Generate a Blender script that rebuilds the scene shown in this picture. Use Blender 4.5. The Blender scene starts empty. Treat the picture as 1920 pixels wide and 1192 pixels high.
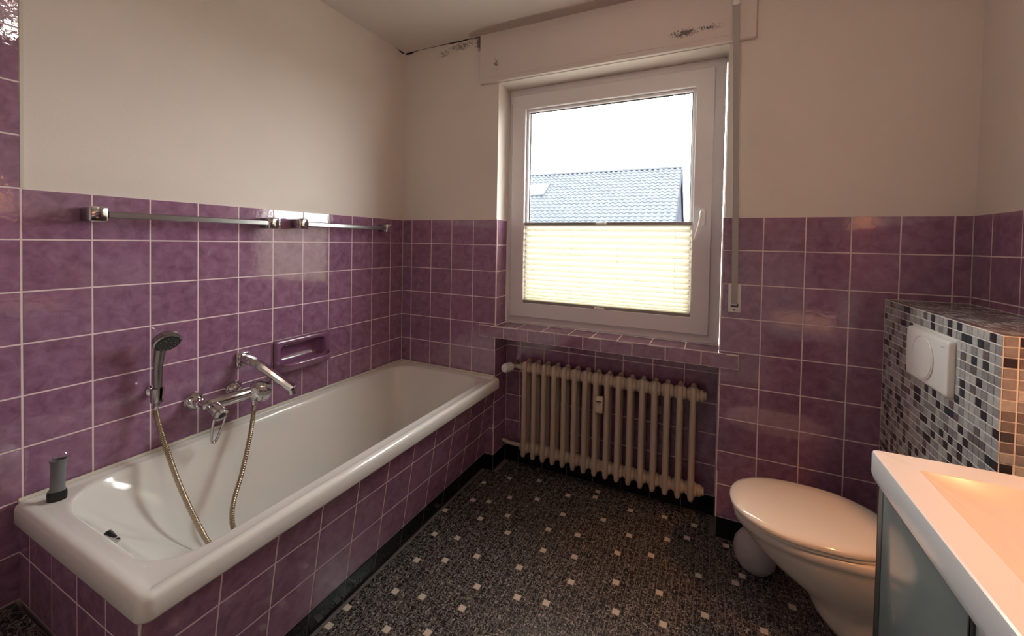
import bpy, math, random
from mathutils import Vector, Matrix
R = random.Random(7)
S = bpy.context.scene
COL = S.collection

# ------------------------------------------------------------------ camera
def setup_camera():
    F, CX, CY = 772.95, 1.3734, -125.3875
    yaw, pitch, roll = -0.448725, -0.0217909, 0.0185458
    f = Vector((math.sin(yaw)*math.cos(pitch), math.cos(yaw)*math.cos(pitch), math.sin(pitch)))
    r = Vector((math.cos(yaw), -math.sin(yaw), 0)); u = r.cross(f)
    c, s = math.cos(roll), math.sin(roll)
    rr, uu = c*r+s*u, -s*r+c*u
    cd = bpy.data.cameras.new('camera'); co = bpy.data.objects.new('camera', cd); COL.objects.link(co)
    m = Matrix((rr, uu, -f)).transposed().to_4x4(); m.translation = Vector((1.79427, -2.08817, 1.33086))
    co.matrix_world = m
    cd.sensor_width = 36; cd.lens = F/1920*36; cd.shift_x = -CX/1920; cd.shift_y = CY/1920
    cd.clip_start = 0.02
    S.camera = co
setup_camera()

# ------------------------------------------------------------------ light and exposure
S.view_settings.view_transform = 'Standard'; S.view_settings.look = 'None'
S.view_settings.gamma = 1; S.view_settings.use_curve_mapping = False
S.view_settings.exposure = 0.62
SKY = 20.0
def setup_world():
    w = bpy.data.worlds.new('overcast_sky'); S.world = w; w.use_nodes = True
    nt = w.node_tree; nt.nodes.clear(); N = nt.nodes.new; L = nt.links.new
    tc = N('ShaderNodeTexCoord'); sp = N('ShaderNodeSeparateXYZ'); L(tc.outputs['Generated'], sp.inputs[0])
    cl = N('ShaderNodeMath'); cl.operation = 'MAXIMUM'; cl.inputs[1].default_value = 0; L(sp.outputs[2], cl.inputs[0])
    g = N('ShaderNodeMath'); g.operation = 'MULTIPLY_ADD'; g.inputs[1].default_value = 0.3; g.inputs[2].default_value = 0.7; L(cl.outputs[0], g.inputs[0])
    ns = N('ShaderNodeTexNoise'); ns.inputs['Scale'].default_value = 5; ns.inputs['Detail'].default_value = 4
    mp = N('ShaderNodeMapping'); mp.inputs['Scale'].default_value = (1, 1, 2.6); L(tc.outputs['Generated'], mp.inputs[0]); L(mp.outputs[0], ns.inputs['Vector'])
    cr = N('ShaderNodeValToRGB'); cr.color_ramp.elements[0].position = .36; cr.color_ramp.elements[0].color = (.56, .57, .59, 1)
    cr.color_ramp.elements[1].position = .56; cr.color_ramp.elements[1].color = (1, .975, .94, 1); L(ns.outputs[0], cr.inputs[0])
    st = N('ShaderNodeMath'); st.operation = 'MULTIPLY'; st.inputs[1].default_value = SKY; L(g.outputs[0], st.inputs[0])
    bg = N('ShaderNodeBackground'); L(cr.outputs[0], bg.inputs[0]); L(st.outputs[0], bg.inputs[1])
    out = N('ShaderNodeOutputWorld'); L(bg.outputs[0], out.inputs[0])
setup_world()
# portal over the window opening: guides sampling of the sky, gives off no light of its own
pl = bpy.data.lights.new('window_portal', 'AREA'); pl.shape = 'RECTANGLE'; pl.size = 1.1; pl.size_y = 1.36
pl.cycles.is_portal = True
po = bpy.data.objects.new('window_portal', pl); COL.objects.link(po); po.location = (1.263, .33, 1.54)
po.rotation_euler = (-math.pi/2, 0, 0)   # faces the room (-y)

# ------------------------------------------------------------------ materials
MAT = {}
def mat(name, col=(.8, .8, .8), rough=.5, metal=0., **k):
    m = bpy.data.materials.new(name); m.use_nodes = True; MAT[name] = m
    nt = m.node_tree; b = nt.nodes['Principled BSDF']
    b.inputs['Base Color'].default_value = (*col, 1); b.inputs['Roughness'].default_value = rough; b.inputs['Metallic'].default_value = metal
    for a, v in k.items():
        if a in b.inputs: b.inputs[a].default_value = v
    return m, nt, b
def noise(nt, scale, detail=3, rough=.5, coord='pos', dist=0.):
    n = nt.nodes.new('ShaderNodeTexNoise'); n.inputs['Scale'].default_value = scale; n.inputs['Detail'].default_value = detail
    n.inputs['Roughness'].default_value = rough; n.inputs['Distortion'].default_value = dist
    if coord == 'pos': g = nt.nodes.new('ShaderNodeNewGeometry'); nt.links.new(g.outputs['Position'], n.inputs['Vector'])
    else: g = nt.nodes.new('ShaderNodeTexCoord'); nt.links.new(g.outputs['Object'], n.inputs['Vector'])
    return n
def ramp(nt, src, *els):
    r = nt.nodes.new('ShaderNodeValToRGB'); e = r.color_ramp.elements
    while len(e) < len(els): e.new(.5)
    for i, (p, c) in enumerate(els): e[i].position = p; e[i].color = (*c, 1)
    nt.links.new(src, r.inputs[0]); return r
def bump(nt, b, src, strength=.1, dist=.01):
    n = nt.nodes.new('ShaderNodeBump'); n.inputs['Strength'].default_value = strength; n.inputs['Distance'].default_value = dist
    nt.links.new(src, n.inputs['Height']); nt.links.new(n.outputs[0], b.inputs['Normal']); return n
def mixc(nt, a, b, fac, mode='MIX'):
    m = nt.nodes.new('ShaderNodeMix'); m.data_type = 'RGBA'; m.blend_type = mode
    for sock, v in ((m.inputs[6], a), (m.inputs[7], b)):
        if isinstance(v, tuple): sock.default_value = (*v, 1)
        else: nt.links.new(v, sock)
    if isinstance(fac, float): m.inputs[0].default_value = fac
    else: nt.links.new(fac, m.inputs[0])
    return m.outputs[2]
def math_(nt, op, a, b=0., c=0.):
    m = nt.nodes.new('ShaderNodeMath'); m.operation = op
    for s, v in zip(m.inputs, (a, b, c)):
        if isinstance(v, (int, float)): s.default_value = v
        else: nt.links.new(v, s)
    return m.outputs[0]

def tile_material(name, dark, mid, light, rough=.1, spec=1.0):
    m, nt, b = mat(name, mid, rough)
    n = noise(nt, 26, 6, .62, dist=.6)
    r = ramp(nt, n.outputs[0], (.3, dark), (.5, mid), (.72, light))
    oi = nt.nodes.new('ShaderNodeObjectInfo')
    hv = nt.nodes.new('ShaderNodeHueSaturation'); nt.links.new(r.outputs[0], hv.inputs['Color'])
    nt.links.new(math_(nt, 'MULTIPLY_ADD', oi.outputs['Random'], .14, .93), hv.inputs['Value'])
    nt.links.new(hv.outputs[0], b.inputs['Base Color'])
    w = noise(nt, 60, 2, .5); bump(nt, b, w.outputs[0], .055, .006)
    b.inputs['Specular IOR Level'].default_value = spec
    return m
tile_material('purple_glaze', (.225, .100, .172), (.300, .145, .240), (.372, .196, .308), .05)
tile_material('dish_glaze', (.215, .084, .165), (.245, .10, .195), (.27, .115, .215), .06)
tile_material('black_glaze', (.006, .005, .006), (.009, .008, .009), (.015, .013, .015), .12, .22)
m, nt, b = mat('grout', (.85, .68, .68), .85); n = noise(nt, 90, 3); bump(nt, b, n.outputs[0], .3, .002)
mat('grout_dark', (.10, .085, .09), .9)
mat('grout_grey', (.80, .75, .70), .85)
def plaster(name, col, spots=()):
    m, nt, b = mat(name, col, .88)
    n = noise(nt, 1.7, 4); big = ramp(nt, n.outputs[0], (.3, tuple(c*.955 for c in col)), (.7, tuple(min(1, c*1.02) for c in col)))
    c = big.outputs[0]
    if spots:
        g = nt.nodes.new('ShaderNodeNewGeometry')
        sn = noise(nt, 120, 6, .8)
        for (p, rad, thr) in spots:
            mp = nt.nodes.new('ShaderNodeMapping'); mp.inputs['Location'].default_value = tuple(-a/r_ for a, r_ in zip(p, rad)); mp.inputs['Scale'].default_value = tuple(1/r_ for r_ in rad)
            nt.links.new(g.outputs['Position'], mp.inputs[0])
            ln = nt.nodes.new('ShaderNodeVectorMath'); ln.operation = 'LENGTH'; nt.links.new(mp.outputs[0], ln.inputs[0])
            fall = math_(nt, 'SUBTRACT', 1., ln.outputs['Value']); fall = math_(nt, 'MAXIMUM', fall, 0.)
            s = math_(nt, 'MULTIPLY_ADD', fall, .22, sn.outputs[0]); s = math_(nt, 'SUBTRACT', s, thr); s = math_(nt, 'MULTIPLY', s, 14.)
            inside = math_(nt, 'GREATER_THAN', fall, .001)
            s = math_(nt, 'MULTIPLY', s, inside); cl = nt.nodes.new('ShaderNodeClamp'); nt.links.new(s, cl.inputs[0])
            c = mixc(nt, c, (.06, .045, .05), math_(nt, 'MULTIPLY', cl.outputs[0], .85))
    nt.links.new(c, b.inputs['Base Color'])
    n2 = noise(nt, 240, 4, .6); bump(nt, b, n2.outputs[0], .22, .0025)
plaster('wall_paint', (.80, .705, .640), [((.42, 0, 2.49), (.16, .1, .045), .64), ((.30, 0, 2.47), (.12, .1, .05), .68), ((.55, 0, 2.49), (.03, .1, .06), .52)])
plaster('box_paint', (.76, .66, .615), [((1.655, 0, 2.308), (.07, .1, .026), .56), ((1.76, 0, 2.312), (.07, .1, .02), .6), ((.672, 0, 2.335), (.025, .1, .05), .62)])
plaster('ceiling_paint', (.80, .725, .67))
mat('torn_paper', (.52, .42, .38), .9)
mat('crack_dark', (.02, .013, .016), .95)  # near-black colour standing for the shade inside the ceiling crack
mat('silicone', (.68, .62, .52), .5)
mat('outer_wall', (.6, .58, .55), .9)
mat('enamel', (.80, .755, .71), .09)
mat('ceramic', (.80, .69, .60), .09)
mat('basin_white', (.72, .70, .71), .16)
mat('chrome', (.62, .60, .60), .10, 1.)
mat('satin_chrome', (.36, .345, .335), .24, 1.)
m, nt, b = mat('hose_metal', (.44, .36, .26), .25, 1.)
mat('black_plastic', (.012, .012, .013), .35)
mat('grey_plastic', (.20, .20, .21), .3)
mat('pvc', (.78, .72, .73), .32)
mat('pvc_grey', (.62, .59, .62), .4)  # greyer plastic for the thermostat grip ribs
mat('gasket', (.05, .05, .05), .5)
mat('white_plastic', (.80, .76, .73), .35)
mat('plate_white', (.86, .83, .81), .3)
mat('strap_grey', (.42, .385, .37), .8)
m, nt, b = mat('radiator_enamel', (.58, .455, .36), .45); n = noise(nt, 35, 3); bump(nt, b, n.outputs[0], .12, .003)
mat('meter_cream', (.66, .54, .42), .4)
mat('pale_plastic', (.46, .41, .44), .4)
mat('handle_white', (.93, .91, .90), .3)
mat('brown_metal', (.30, .26, .25), .4)
mat('cabinet_dark', (.035, .035, .04), .4)
m, nt, b = mat('door_glass', (.20, .225, .22), .13, 0., **{'Specular IOR Level': .7})
mat('lamp_glass', (.9, .75, .55), .4, **{'Emission Strength': 0.})
mat('door_paint', (.82, .80, .77), .4)
# glass pane: clear, with real mirror reflection by Fresnel
m = bpy.data.materials.new('window_glass'); m.use_nodes = True; MAT['window_glass'] = m; nt = m.node_tree; nt.nodes.clear()
o = nt.nodes.new('ShaderNodeOutputMaterial'); mx = nt.nodes.new('ShaderNodeMixShader'); fr = nt.nodes.new('ShaderNodeFresnel'); fr.inputs[0].default_value = 1.45
tr = nt.nodes.new('ShaderNodeBsdfTransparent'); tr.inputs[0].default_value = (.95, .97, .97, 1); gl = nt.nodes.new('ShaderNodeBsdfGlossy'); gl.inputs['Roughness'].default_value = 0
ge = nt.nodes.new('ShaderNodeNewGeometry'); nt.links.new(math_(nt, 'MULTIPLY', fr.outputs[0], math_(nt, 'SUBTRACT', 1., ge.outputs['Backfacing'])), mx.inputs[0]); nt.links.new(tr.outputs[0], mx.inputs[1]); nt.links.new(gl.outputs[0], mx.inputs[2]); nt.links.new(mx.outputs[0], o.inputs[0])
# pleated fabric: thin cream cloth that lets daylight through
m = bpy.data.materials.new('blind_fabric'); m.use_nodes = True; MAT['blind_fabric'] = m; nt = m.node_tree; nt.nodes.clear()
o = nt.nodes.new('ShaderNodeOutputMaterial'); mx = nt.nodes.new('ShaderNodeMixShader'); mx.inputs[0].default_value = .125
di = nt.nodes.new('ShaderNodeBsdfDiffuse'); di.inputs[0].default_value = (.86, .80, .64, 1); tl = nt.nodes.new('ShaderNodeBsdfTranslucent')
n = noise(nt, 160, 4, .6); n.inputs['Scale'].default_value = 140
rp = ramp(nt, n.outputs[0], (.35, (.90, .86, .72)), (.65, (1., .98, .90))); nt.links.new(rp.outputs[0], tl.inputs[0])
nt.links.new(di.outputs[0], mx.inputs[1]); nt.links.new(tl.outputs[0], mx.inputs[2]); nt.links.new(mx.outputs[0], o.inputs[0])
# floor mosaic: dark speckled stoneware and cream inserts
m, nt, b = mat('floor_dark', (.05, .045, .045), .22)
v = nt.nodes.new('ShaderNodeTexVoronoi'); v.inputs['Scale'].default_value = 260; v.feature = 'F1'
g = nt.nodes.new('ShaderNodeNewGeometry'); mp = nt.nodes.new('ShaderNodeMapping'); mp.inputs['Scale'].default_value = (1, .62, 1); mp.inputs['Rotation'].default_value = (0, 0, .7)
ds = noise(nt, 45, 2); mxv = nt.nodes.new('ShaderNodeVectorMath'); mxv.operation = 'MULTIPLY_ADD'; mxv.inputs[1].default_value = (.03, .03, .03)
nt.links.new(ds.outputs['Color'], mxv.inputs[0]); nt.links.new(g.outputs['Position'], mxv.inputs[2]); nt.links.new(mxv.outputs[0], mp.inputs[0]); nt.links.new(mp.outputs[0], v.inputs['Vector'])
sp = nt.nodes.new('ShaderNodeSeparateColor'); nt.links.new(v.outputs['Color'], sp.inputs[0])
rp = ramp(nt, sp.outputs[0], (.28, (.016, .013, .014)), (.55, (.060, .050, .048)), (.78, (.15, .128, .118)), (.98, (.36, .32, .29)))
nt.links.new(rp.outputs[0], b.inputs['Base Color'])
n = noise(nt, 70, 3); bump(nt, b, n.outputs[0], .12, .003)
m, nt, b = mat('floor_cream', (.60, .52, .42), .3); n = noise(nt, 130, 3); rp = ramp(nt, n.outputs[0], (.3, (.55, .44, .37)), (.7, (.66, .57, .46))); nt.links.new(rp.outputs[0], b.inputs['Base Color'])
m, nt, b = mat('floor_grout', (.150, .128, .118), .9)
MOS = []
for nm, c in (('mosaic_light', (.50, .49, .48)), ('mosaic_grey', (.40, .39, .39)), ('mosaic_mid', (.29, .275, .28)), ('mosaic_brown', (.16, .135, .135)), ('mosaic_dark', (.035, .03, .036)), ('mosaic_blue', (.035, .05, .06))):
    m, nt, b = mat(nm, c, .16); n = noise(nt, 90, 4); rp = ramp(nt, n.outputs[0], (.3, tuple(x*.85 for x in c)), (.7, tuple(x*1.12 for x in c))); nt.links.new(rp.outputs[0], b.inputs['Base Color']); MOS.append(nm)
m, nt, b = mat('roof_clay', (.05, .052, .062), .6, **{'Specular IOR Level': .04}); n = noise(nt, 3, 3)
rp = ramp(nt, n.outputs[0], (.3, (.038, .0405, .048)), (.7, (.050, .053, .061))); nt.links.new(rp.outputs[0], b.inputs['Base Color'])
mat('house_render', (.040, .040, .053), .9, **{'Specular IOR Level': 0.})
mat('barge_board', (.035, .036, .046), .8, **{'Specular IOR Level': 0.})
mat('skylight_glass', (.55, .58, .62), .04, .9)
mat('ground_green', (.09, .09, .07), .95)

# ------------------------------------------------------------------ mesh helpers
WORLD = {}     # object -> world location of its origin (no rotated parents)
def place(o, parent, wl):
    wl = Vector(wl); o.location = wl - (WORLD[parent] if parent else Vector((0, 0, 0)))
    if parent: o.parent = parent
    WORLD[o] = wl
def tag(o, label=None, cat=None, group=None, kind=None):
    for k, v in (('label', label), ('category', cat), ('group', group), ('kind', kind)):
        if v: o[k] = v
    return o
def empty(name, loc, label=None, cat=None, group=None, kind=None):
    o = bpy.data.objects.new(name, None); COL.objects.link(o); o.empty_display_size = .1; place(o, None, loc)
    return tag(o, label, cat, group, kind)
class MB:
    def __init__(s): s.v = []; s.f = []; s.m = []
    def add(s, vs, fs, mi=0):
        k = len(s.v); s.v += [tuple(a) for a in vs]; s.f += [tuple(i+k for i in f) for f in fs]; s.m += [mi]*len(fs); return s
    def box(s, x0, x1, y0, y1, z0, z1, mi=0):
        return s.add([(x0,y0,z0),(x1,y0,z0),(x1,y1,z0),(x0,y1,z0),(x0,y0,z1),(x1,y0,z1),(x1,y1,z1),(x0,y1,z1)],
                     [(3,2,1,0),(4,5,6,7),(0,1,5,4),(1,2,6,5),(2,3,7,6),(3,0,4,7)], mi)
    def rbox(s, x0, x1, y0, y1, z0, z1, r=.004, mi=0, M=None):
        """box with rounded (two-step chamfered) edges, built as a loft along z"""
        def ring(i, z):
            q = []
            for cx, cy, a0 in ((x1-r, y0+r, -90), (x1-r, y1-r, 0), (x0+r, y1-r, 90), (x0+r, y0+r, 180)):
                for a in (0, 45, 90):
                    t = math.radians(a0+a); q.append((cx+(r-i)*math.cos(t), cy+(r-i)*math.sin(t), z))
            return q
        rs = [ring(r*.75, z0), ring(r*.25, z0+r*.35), ring(0, z0+r), ring(0, z1-r), ring(r*.25, z1-r*.35), ring(r*.75, z1)]
        if M: rs = [[M @ Vector(p) for p in q] for q in rs]
        return s.loft(rs, mi=mi)
    def loft(s, rings, cap0=True, cap1=True, closed=True, mi=0):
        n = len(rings[0]); vs = [p for r in rings for p in r]; fs = []
        for i in range(len(rings)-1):
            for j in range(n if closed else n-1):
                a, b_ = i*n+j, i*n+(j+1) % n; fs.append((a, b_, b_+n, a+n))
        if cap0: fs.append(tuple(reversed(range(n))))
        if cap1: fs.append(tuple(range((len(rings)-1)*n, len(rings)*n)))
        return s.add(vs, fs, mi)
    def lathe(s, o, d, prof, n=24, mi=0, caps=True):
        """prof: list of (radius, distance along d)"""
        d = Vector(d).normalized(); o = Vector(o); a = d.orthogonal().normalized(); b_ = d.cross(a)
        rs = [[o+d*h+(a*math.cos(t)+b_*math.sin(t))*r for t in (2*math.pi*k/n for k in range(n))] for r, h in prof]
        return s.loft(rs, caps, caps, mi=mi)
    def tube(s, path, r, n=12, mi=0, flat=None):
        path = [Vector(p) for p in path]; rs = []; prev = None
        for i, p in enumerate(path):
            t = (path[min(i+1, len(path)-1)]-path[max(i-1, 0)]).normalized()
            a = prev - t*prev.dot(t) if prev else t.orthogonal()
            a.normalize(); prev = a; b_ = t.cross(a); rr = r[i] if isinstance(r, (list, tuple)) else r
            rs.append([p+(a*math.cos(q)+b_*math.sin(q))*rr for q in (2*math.pi*k/n for k in range(n))])
        return s.loft(rs, mi=mi)
    def bar(s, path, w, h, up, c=.15, mi=0):
        """rectangular bar with chamfered corners swept along a path; w across, h along up"""
        path = [Vector(p) for p in path]; up = Vector(up); rs = []
        for i, p in enumerate(path):
            t = (path[min(i+1, len(path)-1)]-path[max(i-1, 0)]).normalized(); sd = t.cross(up).normalized(); u = sd.cross(t)
            W = w[i] if isinstance(w, (list, tuple)) else w; H = h[i] if isinstance(h, (list, tuple)) else h
            k = c*min(W, H); q = [(W/2-k, -H/2), (W/2, -H/2+k), (W/2, H/2-k), (W/2-k, H/2), (-W/2+k, H/2), (-W/2, H/2-k), (-W/2, -H/2+k), (-W/2+k, -H/2)]
            rs.append([p+sd*a+u*b_ for a, b_ in q])
        return s.loft(rs, mi=mi)
    def build(s, name, mt, parent=None, smooth=False, angle=None, **tg):
        mts = mt if isinstance(mt, (list, tuple)) else [mt]
        xs, ys, zs = zip(*s.v); og = Vector(((min(xs)+max(xs))/2, (min(ys)+max(ys))/2, min(zs)))
        me = bpy.data.meshes.new(name); me.from_pydata([Vector(v)-og for v in s.v], [], s.f)
        for q in mts: me.materials.append(MAT[q])
        for p, i in zip(me.polygons, s.m): p.material_index = i
        if smooth:
            me.polygons.foreach_set('use_smooth', [True]*len(me.polygons))
            try: me.set_sharp_from_angle(angle=math.radians(angle or 40))
            except Exception: pass
        me.validate(); me.update()
        o = bpy.data.objects.new(name, me); COL.objects.link(o); place(o, parent, og)
        return tag(o, **tg)
def box(name, mt, dims, parent=None, r=0, **tg):
    m_ = MB(); m_.rbox(*dims, r=r) if r else m_.box(*dims)
    return m_.build(name, mt, parent, smooth=bool(r), **tg)
def bez(pts, n=12):
    """Catmull-Rom through points"""
    P = [Vector(p) for p in pts]; P = [P[0]*2-P[1]]+P+[P[-1]*2-P[-2]]; out = []
    for i in range(1, len(P)-2):
        for k in range(n):
            t = k/n; a, b_, c, d = P[i-1:i+3]
            out.append(.5*((2*b_)+(c-a)*t+(2*a-5*b_+4*c-d)*t*t+(3*b_-a-3*c+d)*t**3))
    out.append(P[-2]); return out
def rr(x0, x1, y0, y1, r, z, n=8):
    """rounded rectangle, r = radii of corners (x1,y0),(x1,y1),(x0,y1),(x0,y0), counter-clockwise; 4 points along each side too"""
    r = [r]*4 if isinstance(r, (int, float)) else r; q = []
    cs = [((x1, y0), (-1, 1), -90), ((x1, y1), (-1, -1), 0), ((x0, y1), (1, -1), 90), ((x0, y0), (1, 1), 180)]
    for ((cx, cy), (sx, sy), a0), rad in zip(cs, r):
        for k in range(n+1):
            t = math.radians(a0+90*k/n); q.append((cx+sx*rad+rad*math.cos(t), cy+sy*rad+rad*math.sin(t), z))
    out = []
    for i, p in enumerate(q):
        out.append(p); nx = q[(i+1) % len(q)]
        if i % (n+1) == n:
            for k in (1, 2, 3, 4, 5): out.append(tuple(a+(b_-a)*k/6 for a, b_ in zip(p, nx)))
    return out
# tiles: shared meshes, one object for each tile
TILE_ME = {}
def tile_mesh(w, h, th, ch, mt):
    key = (round(w, 4), round(h, 4), round(th, 4), ch, mt)
    if key not in TILE_ME:
        a, b_ = w/2, h/2; q = lambda i, z: [(-a+i, -b_+i, z), (a-i, -b_+i, z), (a-i, b_-i, z), (-a+i, b_-i, z)]
        vs = q(0, 0)+q(0, th-ch)+q(ch, th); fs = [(8, 9, 10, 11)]
        for k in (0, 4): fs += [(k+i, k+(i+1) % 4, k+4+(i+1) % 4, k+4+i) for i in range(4)]
        me = bpy.data.meshes.new('tile'); me.from_pydata(vs, [], fs); me.materials.append(MAT[mt]); TILE_ME[key] = me
    return TILE_ME[key]
def one_tile(parent, c, U, V, w, h, th, mt, name='tile', ch=.0012, tilt=0.):
    U, V = Vector(U).normalized(), Vector(V).normalized(); Nn = U.cross(V)
    o = bpy.data.objects.new(name, tile_mesh(w, h, th, ch, mt)); COL.objects.link(o); place(o, parent, c)
    M = Matrix((U, V, Nn)).transposed()
    if tilt: M = M @ Matrix.Rotation(R.uniform(-tilt, tilt), 3, 'X') @ Matrix.Rotation(R.uniform(-tilt, tilt), 3, 'Y')
    o.rotation_euler = M.to_euler(); return o
def tiles(parent, O, U, V, us, vs, mt='purple_glaze', g=.0037, th=.006, skip=None, name='tile', tilt=.0012, bed=True, bedmat='grout'):
    O, U, V = Vector(O), Vector(U).normalized(), Vector(V).normalized(); Nn = U.cross(V)
    for i in range(len(us)-1):
        for j in range(len(vs)-1):
            if skip and skip((us[i]+us[i+1])/2, (vs[j]+vs[j+1])/2): continue
            w, h = us[i+1]-us[i], vs[j+1]-vs[j]
            if w < .008 or h < .008: continue
            c = O+U*((us[i]+us[i+1])/2)+V*((vs[j]+vs[j+1])/2)
            one_tile(parent, c, U, V, w-g, h-g, th, mt, name, tilt=tilt)
    if bed:
        bd = MB(); t = th-.0008
        cells = [(us[i], us[i+1], vs[j], vs[j+1]) for i in range(len(us)-1) for j in range(len(vs)-1) if not (skip and skip((us[i]+us[i+1])/2, (vs[j]+vs[j+1])/2))]
        for u0, u1, v0, v1 in cells:
            p = [O+U*a+V*b_+Nn*k for k in (0, t) for a, b_ in ((u0, v0), (u1, v0), (u1, v1), (u0, v1))]
            bd.add(p, [(4, 5, 6, 7), (0, 1, 5, 4), (1, 2, 6, 5), (2, 3, 7, 6), (3, 0, 4, 7)])
        bd.build('grout', bedmat, parent)
def slab(name, mt, xs, ys, zs, holes, parent=None, **tg):
    """solid made of grid cells, leaving out the cells whose centre lies in a hole"""
    s = MB()
    for i in range(len(xs)-1):
        for j in range(len(ys)-1):
            for k in range(len(zs)-1):
                c = ((xs[i]+xs[i+1])/2, (ys[j]+ys[j+1])/2, (zs[k]+zs[k+1])/2)
                if any(all(h[2*a] < c[a] < h[2*a+1] for a in range(3)) for h in holes): continue
                s.box(xs[i], xs[i+1], ys[j], ys[j+1], zs[k], zs[k+1])
    return s.build(name, mt, parent, **tg)

# ------------------------------------------------------------------ room shell
P = .152; W = 2.656; HC = 2.525; YN = -2.55; T = .006
ROWS = [0.096, .2482, .4002, .5522, .7042, .8562, 1.0082, 1.1602, 1.3122, 1.4596]
YL = [-1.6319+P*k for k in range(-6, 11)]; YL[0] = YN
X, Y, Z = (1, 0, 0), (0, 1, 0), (0, 0, 1)
def build_shell():
    # left wall, with the recess of the soap dish left open
    wl = slab('wall_left', 'wall_paint', [-.2, -.048, -T], [YN-.2, -.866, -.574, .36], [-.1, .720, .846, HC+.1],
              [(-.048, 0, -.866, -.574, .720, .846)], kind='structure', label='left wall, purple tiles below and cream paint above')
    dish = lambda u, v: -.872 < u < -.568 and .7042 < v < .8562
    tiles(wl, (-T, 0, 0), Y, Z, [y for y in YL if y >= -1.64]+[0], ROWS[3:], skip=dish)
    up = [.262, .4002, .5522]+ROWS[4:]+[1.4596+.1512*k for k in range(1, 8)]; up[-1] = HC
    tiles(wl, (-T, 0, 0), Y, Z, [y for y in YL if y <= -1.62], up)
    s = MB(); s.box(-T, .0006, -1.6330, -1.6255, 1.4596, HC); s.build('edge_strip', 'silicone', wl)
    # far wall with window opening and radiator niche
    wf = slab('wall_far', 'wall_paint', [-.2, .686-T, 1.84+T, W+.2], [T, .155+T, .36], [-.1, .7815, .847-T, 2.235, HC+.1],
              [(.686-T, 1.84+T, -1, 9, .847-T, 2.235), (.686-T, 1.84+T, 0, .155+T, -.2, .7815)], kind='structure', label='far wall with the window, cream paint over purple tiles')
    tiles(wf, (0, T, 0), X, Z, [0, .0734, .2254, .3774, .5294, .686], ROWS[3:])
    tiles(wf, (0, T, 0), X, Z, [.56, .686], ROWS[:4])
    tiles(wf, (0, T, 0), X, Z, [.56, .686], [0, .096], 'black_glaze', name='black_tile', bedmat='grout_dark')
    rx = [1.84, 1.9973, 2.1493, 2.3013, 2.4533, 2.6053, W]
    tiles(wf, (0, T, 0), X, Z, rx, ROWS)
    tiles(wf, (0, T, 0), X, Z, rx, [0, .096], 'black_glaze', name='black_tile', bedmat='grout_dark')
    # reveals
    rv = [.8495]+ROWS[6:]
    tiles(wf, (.686-T, 0, 0), Y, Z, [.0, .128], rv)
    tiles(wf, (1.84+T, 0, 0), (0, -1, 0), Z, [-.128, 0], rv)
    # niche
    nx = [.686, .7775, .9296, 1.0811, 1.2323, 1.3840, 1.5360, 1.6875, 1.84]
    nz = [.0977, .2502, .4055, .5545, .7075, .7815]
    tiles(wf, (0, .155+T, 0), X, Z, nx, nz)
    tiles(wf, (0, .155+T, 0), X, Z, nx, [0, .0977], 'black_glaze', name='black_tile', bedmat='grout_dark')
    tiles(wf, (.686-T, 0, 0), Y, Z, [0, .155], ROWS[:5]+[.7815]); tiles(wf, (1.84+T, 0, 0), (0, -1, 0), Z, [-.155, 0], ROWS[:5]+[.7815])
    tiles(wf, (.686-T, 0, 0), Y, Z, [0, .155], [0, .096], 'black_glaze', name='black_tile', bedmat='grout_dark'); tiles(wf, (1.84+T, 0, 0), (0, -1, 0), Z, [-.155, 0], [0, .096], 'black_glaze', name='black_tile', bedmat='grout_dark')
    s = MB(); s.box(.683, .6885, -.0015, .004, .8495, 1.4596).box(1.8375, 1.8425, -.0015, .004, .8495, 1.4596); s.build('corner_joint', 'grout', wf)
    # right wall
    wr = box('wall_right', 'wall_paint', (W+T, W+.2, YN-.2, T, -.1, HC+.1), kind='structure', label='right wall, purple tiles below and cream paint above')
    ru = [0, .1098]+[.1098+P*k for k in range(1, 16)]+[-YN]
    tiles(wr, (W+T, 0, 0), (0, -1, 0), Z, ru, ROWS); tiles(wr, (W+T, 0, 0), (0, -1, 0), Z, ru, [0, .096], 'black_glaze', name='black_tile', bedmat='grout_dark')
    # near wall behind the camera, with a white door
    wn = slab('wall_near', 'wall_paint', [-.006, 1.70, 2.52, W+.006], [YN-.2, YN], [-.1, 0, 2.02, HC+.1], [(1.70, 2.52, -9, 9, 0, 2.02)], kind='structure', label='wall behind the viewpoint with the door')
    dr = empty('door_1', (2.11, YN-.1, 0), kind='structure', label='white painted door in the near wall')
    box('door_leaf', 'door_paint', (1.74, 2.48, YN-.09, YN-.05, .005, 1.98), dr, r=.003)
    s = MB(); s.box(1.70, 1.74, YN-.12, YN+.015, 0, 2.02).box(2.48, 2.52, YN-.12, YN+.015, 0, 2.02).box(1.74, 2.48, YN-.12, YN+.015, 1.98, 2.02); s.build('door_frame', 'door_paint', dr)
    s = MB(); s.lathe((1.80, YN-.05, 1.05), Y, [(.024, 0), (.024, .006), (.009, .008), (.009, .04)], 16).tube([(1.80, YN-.012, 1.05), (1.86, YN-.010, 1.05), (1.92, YN-.012, 1.05)], .009, 10); s.build('door_handle', 'chrome', dr, True)
    # ceiling
    ce = box('ceiling', 'ceiling_paint', (-.2, W+.2, YN-.2, .36, HC, HC+.15), kind='structure', label='painted ceiling')
    # torn ceiling paper along the shutter box and dark strips painting the shaded, mouldy crack at the joint
    s = MB(); pts = []
    xs_ = [.505, .49, .50, .53, .575, .64, .78, .95, 1.3, 1.7, 2.1]
    fr = [-.004, -.022, -.040, -.055, -.064, -.070, -.075, -.077, -.077, -.076, -.074]
    bk = [-.003, -.006, -.008, -.009, -.010, -.020, -.020, -.020, -.020, -.020, -.020]
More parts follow.
